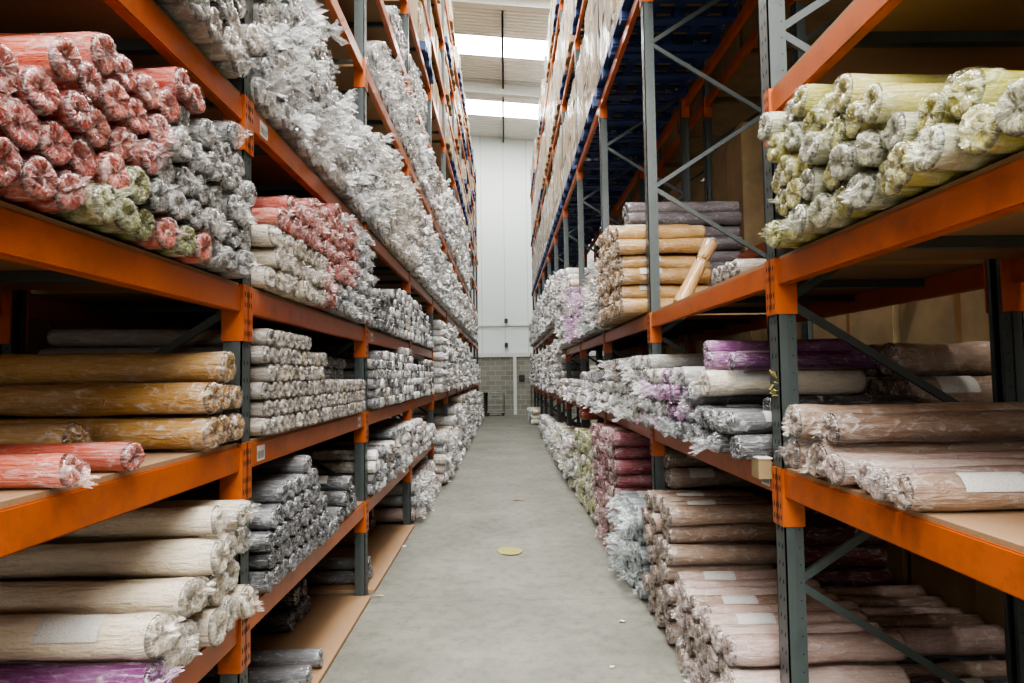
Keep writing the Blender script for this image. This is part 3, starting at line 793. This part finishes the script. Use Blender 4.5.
for k, (Y, z) in enumerate(((3.3, 1.44), (3.5, 1.44), (3.7, 1.44), (3.3, 1.63), (3.5, 1.63), (3.7, 1.63), (3.4, 1.81), (3.6, 1.81), (3.05, 1.44))):
    hand(1, Y, z, .092, 'brown', 'tight', 'thick taupe roll in the dim rear of the first right shelf, %s one' % ORD[k + 1], X=XR + .80, L=1.05, paper=k in (3, 4))
# ---- right floor
def floor_zone(Ya, Yb, top, r, cols, st, off, L=.75, sn='floor', near=True, jx=.03):
    pile(1, 1, 'floor', -.016, [(Ya, top), (Yb, top)], r, cols, st, off=off, L=L, posts=False, world=True, sname=sn, near=near, jx=jx)
floor_zone(3.02, 4.27, .60, .071, ['rose', 'rose', 'rose', 'brown'], ['fold', 'tight', 'tight'], .14, .8, 'beige floor pile')
floor_zone(4.28, 5.12, .92, .071, ['brown'], ['tight'], .13, .7, 'brown floor pile')
floor_zone(5.14, 6.2, .72, .075, ['blueg'], ['fold', 'tight', 'flare'], .15, .7, 'pale floor pile')
floor_zone(6.22, 7.7, 1.2, .075, ['red', 'red', 'rose', 'red'], ['fold', 'tight'], .17, .8, 'red floor pile')
floor_zone(7.72, 9.9, 1.1, .078, ['yell', 'yell', 'yell', 'white'], ['fold', 'tight'], .15, .8, 'yellow floor pile')
floor_zone(9.92, 14, .85, .085, ['white', 'rose', 'white', 'yell', 'grey'], ['fold', 'flare'], .16, .8, near=False)
floor_zone(14.1, 19, .7, .09, ['white', 'grey', 'white'], ['flare', 'fold'], .12, .8, near=False)
floor_zone(23.5, 25.5, .6, .1, ['white', 'cream'], ['flare', 'fold'], .25, .8, near=False)
# second row deep on the right floor
pile(1, 1, 'floor', -.016, [(3.02, .42), (4.3, .44)], .08, ['brown', 'rose', 'brown', 'dgrey'], 'tight', off=-.7, L=.9, posts=False, world=True, sname='rear floor row')
pile(1, 1, 'floor', -.016, [(4.35, .84), (5.4, .84)], .082, ['dred'], 'tight', off=-.66, L=1.0, posts=False, world=True, sname='rear floor row')
for k, (Y, z) in enumerate(((4.5, .93), (4.68, .93))): hand(1, Y, z, .075, 'black', 'tight', 'black roll on top of the dark-red rolls under the right rack, %s one' % ORD[k + 1], X=XR + .7, L=1.0)
for k, (Y, z) in enumerate(((5.25, .93), (5.42, .93), (5.33, 1.07), (5.5, 1.07))): hand(1, Y, z, .078, 'brown', 'tight', 'long brown roll lying across at the second right post, %s one' % ORD[k + 1], X=XR + .1, L=1.3, paper=True)
hand(1, 9.6, 1.19, .09, 'pink', 'tight', 'salmon roll end on top of the yellow floor pile', off=.1)

# ---- create roll objects: the 300 largest of each kind, the rest as one object per kind
by = {}
for s in SPECS: by.setdefault(PAL[s['col']][0], []).append(s)
tf = np.array
for kind, L in by.items():
    for s in L:
        s['size'] = s['r'] / max(.5, s['Y'])
        px, py = proj(s['X'], s['Y'], s['z']); s['vis'] = -60 < px < 1090 and -60 < py < 760
    L = [s for s in L if s['vis']]
    L.sort(key=lambda s: -s['size'])
    for s in L[:300]:
        cols = PAL[s['col']][2]; c = hx(cols[int(s['ci'] * len(cols)) % len(cols)])
        rzr = 0 if s['side'] < 0 else PI
        sc = s['r'] / NR * .955
        o = ob(kind, roll_me(s['L'], s['v']), None, (s['X'], s['Y'], s['z']), (s['rx'], s['pitch'], rzr + s['yaw']), (1, sc, sc))
        o.rotation_mode = 'XYZ'; o.color = c
        tag(o, s['label'], 'rug roll', s['group'])
        if s['Y'] < 13:
            f = ob('plastic_wrap', film_me(s['style'], (s['v'] * 5 + int(s['ci'] * 97)) % 9), o)
            f.scale = (s['fx'] * (1 if s['style'] != 'flare' else 1.15), 1.0, 1.0)
            k = .8 + .2 * s['ci']; mx = max(c[:3]); w_ = .4; f.color = tuple(k * (1 - w_ + w_ * q / mx) * (.75 if s['col'] in ('dgrey', 'black', 'silver') else 1) for q in c[:3]) + (1,)
            if s['paper'] and s['Y'] < 7:
                p = ob('paper_label', label_mesh(), o); p.rotation_euler = (-s['rx'] + math.radians(-12 if s['side'] > 0 else 78), 0, 0)
    rest = L[300:]
    if rest:
        vs, fs, mi, tint = [], [], [], []
        b = 0
        for s in rest:
            rm = roll_mesh(.5, s['v'] * 13 + 5, True); fm = film_mesh(s['style'], s['v'] * 5 + 1, True)
            mat = (Matrix.Translation((s['X'], s['Y'], s['z'])) @ Matrix.Rotation(0 if s['side'] < 0 else PI, 4, 'Z') @ Matrix.Rotation(s['rx'], 4, 'X')
                   @ Matrix.Diagonal((1, s['r'] / NR, s['r'] / NR, 1)))
            cols = PAL[s['col']][2]; c = hx(cols[int(s['ci'] * len(cols)) % len(cols)])
            A = np.array(mat)
            for k, mm in enumerate((rm, fm)):
                v = np.array(mm.v); v = v @ A[:3, :3].T + A[:3, 3]
                vs.append(v); fs += [tuple(b + i for i in f) for f in mm.f]; mi += [k] * len(mm.f)
                tint += [c] * len(v); b += len(v)
        me = bpy.data.meshes.new(kind + 's'); me.from_pydata(np.concatenate(vs).tolist(), [], fs)
        me.materials.append(M['cfar']); me.materials.append(M['ffar']); me.polygons.foreach_set('material_index', mi)
        at = me.color_attributes.new('tint', 'FLOAT_COLOR', 'POINT'); at.data.foreach_set('color', np.array(tint, dtype=np.float32).ravel())
        me.update()
        o = ob(kind + 's', me); o['kind'] = 'stuff'; tag(o, 'many small %s rug rolls stacked far along both racks' % PAL[rest[0]['col']][1], 'rug rolls')
    print('KIND', kind, len(L), len([1 for q in L if q['Y']<6]))

# ------------------------------------------------------------------ cartons and wrapped pallets
_cm = {}
def carton_me(w, d, h):
    k = (round(w, 2), round(d, 2), round(h, 2))
    if k not in _cm:
        m = MB(); m.box(-d / 2, d / 2, -w / 2, w / 2, 0, h, 0, .008)
        t = MB(); t.box(-d / 2 - .002, d / 2 + .002, -.025, .025, h * .0 + .01, h + .002)
        _cm[k] = (m.mesh('cardboard_carton', [M['card']]), t.mesh('packing_tape', [M['tape']]))
    return _cm[k]
def carton(x, y, z, w, d, h, label, group=None):
    a, t = carton_me(w, d, h); o = ob('cardboard_carton', a, None, (x, y, z), (0, 0, U(-.03, .03))); tag(o, label, 'box', group); ob('packing_tape', t, o); return o
# pallets
def pallet_me(mat, Wd, Dp):
    m = MB()
    for k in range(7):
        y0 = -Wd / 2 + k * (Wd - .09) / 6; m.box(-Dp / 2, Dp / 2, y0, y0 + .09, .11, .13)
    for k in range(3):
        x0 = -Dp / 2 + k * (Dp - .1) / 2
        for j in range(3):
            y0 = -Wd / 2 + j * (Wd - .12) / 2; m.box(x0, x0 + .1, y0, y0 + .12, .022, .11)
    for k in range(3):
        y0 = -Wd / 2 + k * (Wd - .1) / 2; m.box(-Dp / 2, Dp / 2, y0, y0 + .1, 0, .022)
    for k in range(5):
        x0 = -Dp / 2 + k * (Dp - .1) / 4; m.box(x0, x0 + .1, -Wd / 2, Wd / 2, .095, .11)
    return m.mesh('pallet_base', [mat])
PB, PW = pallet_me(M['blue'], 1.12, 1.1), pallet_me(M['wood'], 1.12, 1.1)
def shrink_me(w, d, h, seed):
    rnd = random.Random(seed); m = MB(); n = 48; rows = 9
    vs = []
    for j in range(rows + 1):
        z = .08 + (h - .08) * j / rows
        for i in range(n):
            a = 2 * PI * i / n; ca, sa = math.cos(a), math.sin(a)
            k = 1 / max(abs(ca), abs(sa)); k = min(k, 1.32)
            q = 1 + .018 * math.sin(5 * a + j) + rnd.uniform(-.008, .008) - (.03 if j == rows else 0)
            vs.append((ca * k * (d / 2 + .012) * q, sa * k * (w / 2 + .012) * q, z))
    m.add(vs, [(j * n + i, j * n + (i + 1) % n, (j + 1) * n + (i + 1) % n, (j + 1) * n + i) for j in range(rows) for i in range(n)], 0, True)
    return m.mesh('stretch_film', [M['wrapfilm']])
SHM = [shrink_me(1.08, 1.0, h, 3 + i) for i, h in enumerate((1.3, 1.55, 1.75))]
_pc = {}
def wpallet(side, y, z, hi, blue, label, group, x=None):
    h = (1.3, 1.55, 1.75)[hi]
    X = front(side) + side * (.5 if x is None else x)
    e = ob('loaded_pallet', None, None, (X, y, z)); tag(e, label, 'pallet', group)
    ob('pallet_base', PB if blue else PW, e)
    nz = 4; ch = (h - .14) / nz
    if hi not in _pc:
        m = MB(); m.box(-.49, .49, -.255, .255, 0, ch - .004, 0, .008); t = MB(); t.box(-.492, .492, -.025, .025, .01, ch - .002)
        _pc[hi] = m.mesh('carton', [M['card']])
    for k in range(nz):
        for j in (-1, 1): ob('carton', _pc[hi], e, (U(-.01, .01), j * .262, .132 + k * ch))
    ob('stretch_film', SHM[hi], e)
for b in range(1, 11):
    for lv, z in ((1, rE), (2, rG), (3, rH)):
        for j, yo in enumerate((.66, 1.84)):
            if lv == 3 and (R() < .35): continue
            hi = random.choice((1, 2, 1)) if lv < 3 else 0
            blue = (lv == 1) or R() < .5
            wpallet(1, D(b) + yo, z, hi, blue, 'shrink-wrapped carton load on a %s pallet, %s place, %s pallet level, %s' % ('blue' if blue else 'wooden', ORD[j + 1], ORD[lv], bayname(b, 1)), 'wrapped pallets high in the right rack')
for b in range(3, 11):
    for lv, z in enumerate((6.42, 7.42, 8.5, 9.6)):
        for j, yo in enumerate((.66, 1.84)):
            if lv == 3 and R() < .4: continue
            if R() < .5 and lv < 3:
                for q in range(2):
                    carton(-XL - .5, D(b) + yo - .28 + q * .56, z + .018, .52, .9, U(.6, .78), 'brown carton high in the left rack, %s level up, %s, %s place' % (ORD[lv + 5], bayname(b, -1), ORD[2 * j + q + 1]))
            else:
                m_h = 0
                X = -XL - .5
                e = ob('loaded_pallet', None, None, (X, D(b) + yo, z + .018)); tag(e, 'wrapped pallet high in the left rack, %s level up, %s, %s place' % (ORD[lv + 5], bayname(b, -1), ORD[j + 1]), 'pallet')
                ob('pallet_base', random.choice((PB, PW)), e)
                if 'low' not in _pc:
                    m = MB(); m.box(-.49, .49, -.255, .255, 0, .30, 0, .008); _pc['low'] = m.mesh('carton', [M['card']]); _pc['lf'] = shrink_me(1.08, 1.0, .76, 11)
                for k in range(2):
                    for jj in (-1, 1): ob('carton', _pc['low'], e, (0, jj * .262, .132 + k * .305))
                ob('stretch_film', _pc['lf'], e)
# big cartons in the racks behind
n = 0
for side in (1, -1):
    X2 = front(side) + side * (RD + .2 + .52)
    for b in range(0, 6 if side > 0 else 3):
        for lv, z in ((0, 1.4), (1, 3.0), (2, 5.1), (3, 7.2)):
            if side < 0 and lv > 2: continue
            for j in range(2):
                h = {0: 1.15, 1: 1.5, 2: 1.5, 3: 1.4}[lv] * U(.8, 1)
                if side > 0 and b in (2, 3) and lv == 1 and j == 0: continue
                carton(X2, D(b) + .66 + 1.18 * j, z + .01, 1.1, .95, h, 'tall brown carton in the dim rear rack, %s beam up, %s, %s place' % (ORD[lv + 1], bayname(b, side), ORD[j + 1]), 'cartons in the rear racks')
        for j in range(2):
            carton(X2, D(b) + .66 + 1.18 * j, 0.0, 1.1, .95, 1.1, 'brown carton on the floor of the dim rear rack, %s, %s place' % (bayname(b, side), ORD[j + 1]), 'cartons on the floor of the rear racks')
# cartons on left upper shelves over bays 0-2
for b in (0, 1):
    for j in range(3):
        carton(-XL - .62, D(b) + .45 + .8 * j, zE + .018, .72, .8, .8, 'brown carton on the fifth shelf up, %s, %s place' % (bayname(b, -1), ORD[j + 1]))

# ------------------------------------------------------------------ floor bits and the far end
def scrap(name, x, y, s, mat, label, cat, rot=0, asp=.5):
    rnd = random.Random(int(x * 100 + y * 10)); n = 9; m = MB()
    vs = [(s * math.cos(2 * PI * i / n) * rnd.uniform(.7, 1.1), s * asp * math.sin(2 * PI * i / n) * rnd.uniform(.7, 1.1), .002 + rnd.uniform(0, .012)) for i in range(n)]
    vs.append((0, 0, .012)); m.add(vs, [(i, (i + 1) % n, n) for i in range(n)])
    o = ob(name, m.mesh(name, [mat]), None, (x, y, .001), (0, 0, rot)); tag(o, label, cat); return o
def gpt(px, py):
    d = ROT.to_3x3() @ Vector(((px - 512) / F, (341.5 - py) / F, -1)); t = -CAM.z / d.z; return t * d.x, t * d.y
for px, py, s, mt, lab, nm, a in (
        (622, 622, .03, 'paper', 'small white paper scrap on the concrete near the beige rolls', 'paper_scrap', .8),
        (402, 547, .06, 'paper', 'torn white paper strip on the floor beside the chipboard sheet', 'paper_scrap', .3),
        (447, 482, .10, 'paper', 'long white plastic strip on the floor beside the far left rolls', 'plastic_scrap', .25),
        (509, 552, .14, 'yellow', 'worn yellow floor marking patch in the middle of the aisle', 'floor_sticker', 1.3),
        (519, 500, .10, 'wood', 'flattened tan scrap in the aisle beyond the yellow patch', 'paper_scrap', .5),
        (378, 597, .05, 'yellow', 'yellow tape scrap by the foot of the second left post', 'tape_scrap', .25),
        (612, 668, .02, 'paper', 'tiny paper crumb on the concrete closest to the camera', 'paper_scrap', .6),
        (557, 466, .04, 'black', 'small dark scrap beside the yellow floor pile', 'paper_scrap', .4)):
    x, y = gpt(px, py); scrap(nm, x, y, s, M[mt], lab, 'scrap', U(0, .4), a)
# yellow tape knot on the near right post
m = MB(); rnd = random.Random(3)
for k in range(9):
    a, b_ = rnd.uniform(-.04, .04), rnd.uniform(-.05, .05); m.bar((0, a, b_), (-.012, a + rnd.uniform(-.03, .03), b_ + rnd.uniform(-.03, .03)), .012, .004)
Yp, Zp = 2.90, 1.70
o = ob('tape_tuft', m.mesh('tape_tuft', [M['yellow']]), None, (XR - .003, Yp, Zp)); tag(o, 'crumpled yellow tape stuck on the near right post', 'tape')
# white card box tag on near right connector
m = MB(); m.box(-.03, .03, -.045, .045, -.09, 0, 0, .002); o = ob('card_holder', m.mesh('card_holder', [M['card']]), None, (XR - .03, 3.02, rB + .04))
tag(o, 'small card sleeve with white paper clipped beside the near right post', 'card'); m = MB(); m.box(-.032, .032, -.05, .05, 0, .006); ob('paper_sheet', m.mesh('paper_sheet', [M['paper']]), o)

# cage trolley at the far wall
e = ob('wire_trolley', None, None, (-.45, 29.2, 0)); tag(e, 'empty silver wire trolley standing at the end wall', 'trolley')
m = MB(); m.box(-.4, .4, -.3, .3, .14, .18); ob('base', m.mesh('base', [M['chrome']]), e)
for sx in (-1, 1):
    m = MB()
    for sy in (-.28, .28): m.tube((sx * .38, sy, .16), (sx * .38, sy, 1.05), .018, 8)
    for z in (.5, .8, 1.04): m.tube((sx * .38, -.28, z), (sx * .38, .28, z), .012, 6)
    ob('end_frame', m.mesh('end_frame', [M['chrome']]), e)
m = MB()
for z in (.45, .75, 1.02): m.tube((-.38, .28, z), (.38, .28, z), .01, 6)
ob('back_rail', m.mesh('back_rail', [M['chrome']]), e)
for sx in (-.33, .33):
    for sy in (-.24, .24):
        m = MB(); m.tube((sx, sy - .02, .07), (sx, sy + .02, .07), .07, 14); m.bar((sx, sy, .07), (sx, sy, .15), .03, .03); ob('caster', m.mesh('caster', [M['black']]), e)
e = ob('waste_bin', None, None, (-.98, 28.9, 0)); tag(e, 'dark upright bin standing beside the wire trolley at the end wall', 'bin')
m = MB(); n = 14
vs = [(r_ * math.cos(2 * PI * i / n), r_ * math.sin(2 * PI * i / n), z) for r_, z in ((.16, 0), (.2, .95)) for i in range(n)]
m.add(vs, [(i, (i + 1) % n, n + (i + 1) % n, n + i) for i in range(n)] + [tuple(range(n))], 0, True); ob('body', m.mesh('body', [M['black']]), e)
m = MB(); m.tube((0, 0, .95), (0, 0, 1.02), .21, 14); ob('lid', m.mesh('lid', [M['black']]), e)
e = ob('wall_switch_box', None, None, (.74, 29.88, 1.65)); tag(e, 'dark switch box with conduit on the block wall beside white column', 'switch box')
m = MB(); m.box(-.13, .13, -.05, .07, -.12, .12, 0, .01); ob('box_body', m.mesh('box_body', [M['black']]), e)
m = MB(); m.tube((.42, 0, -1.5), (.42, 0, 1.1), .02, 8); m.tube((.1, 0, 0), (.42, 0, 0), .015, 8); ob('conduit', m.mesh('conduit', [M['chrome']]), e)
for z, lab in ((4.25, 'dark floodlight bracket on the white cladding above the grey rail'), (3.15, 'small dark floodlight on the white cladding just above the blockwork')):
    e = ob('wall_light', None, None, (.06, 29.9, z)); tag(e, lab, 'lamp')
    m = MB(); m.box(-.08, .08, -.1, .02, -.12, .08, 0, .015); ob('lamp_body', m.mesh('lamp_body', [M['black']]), e)
    m = MB(); m.box(-.03, .03, -.03, .1, -.2, .12); ob('bracket', m.mesh('bracket', [M['chrome']]), e)

sc = bpy.context.scene
sc.view_settings.view_transform = 'AgX'
sc.view_settings.look = 'AgX - Medium High Contrast'
sc.view_settings.exposure = 1.12
sc.cycles.max_bounces = 7; sc.cycles.transparent_max_bounces = 10; sc.cycles.diffuse_bounces = 5; sc.cycles.glossy_bounces = 2
sc.cycles.caustics_reflective = False; sc.cycles.caustics_refractive = False
sc.cycles.use_denoising = True
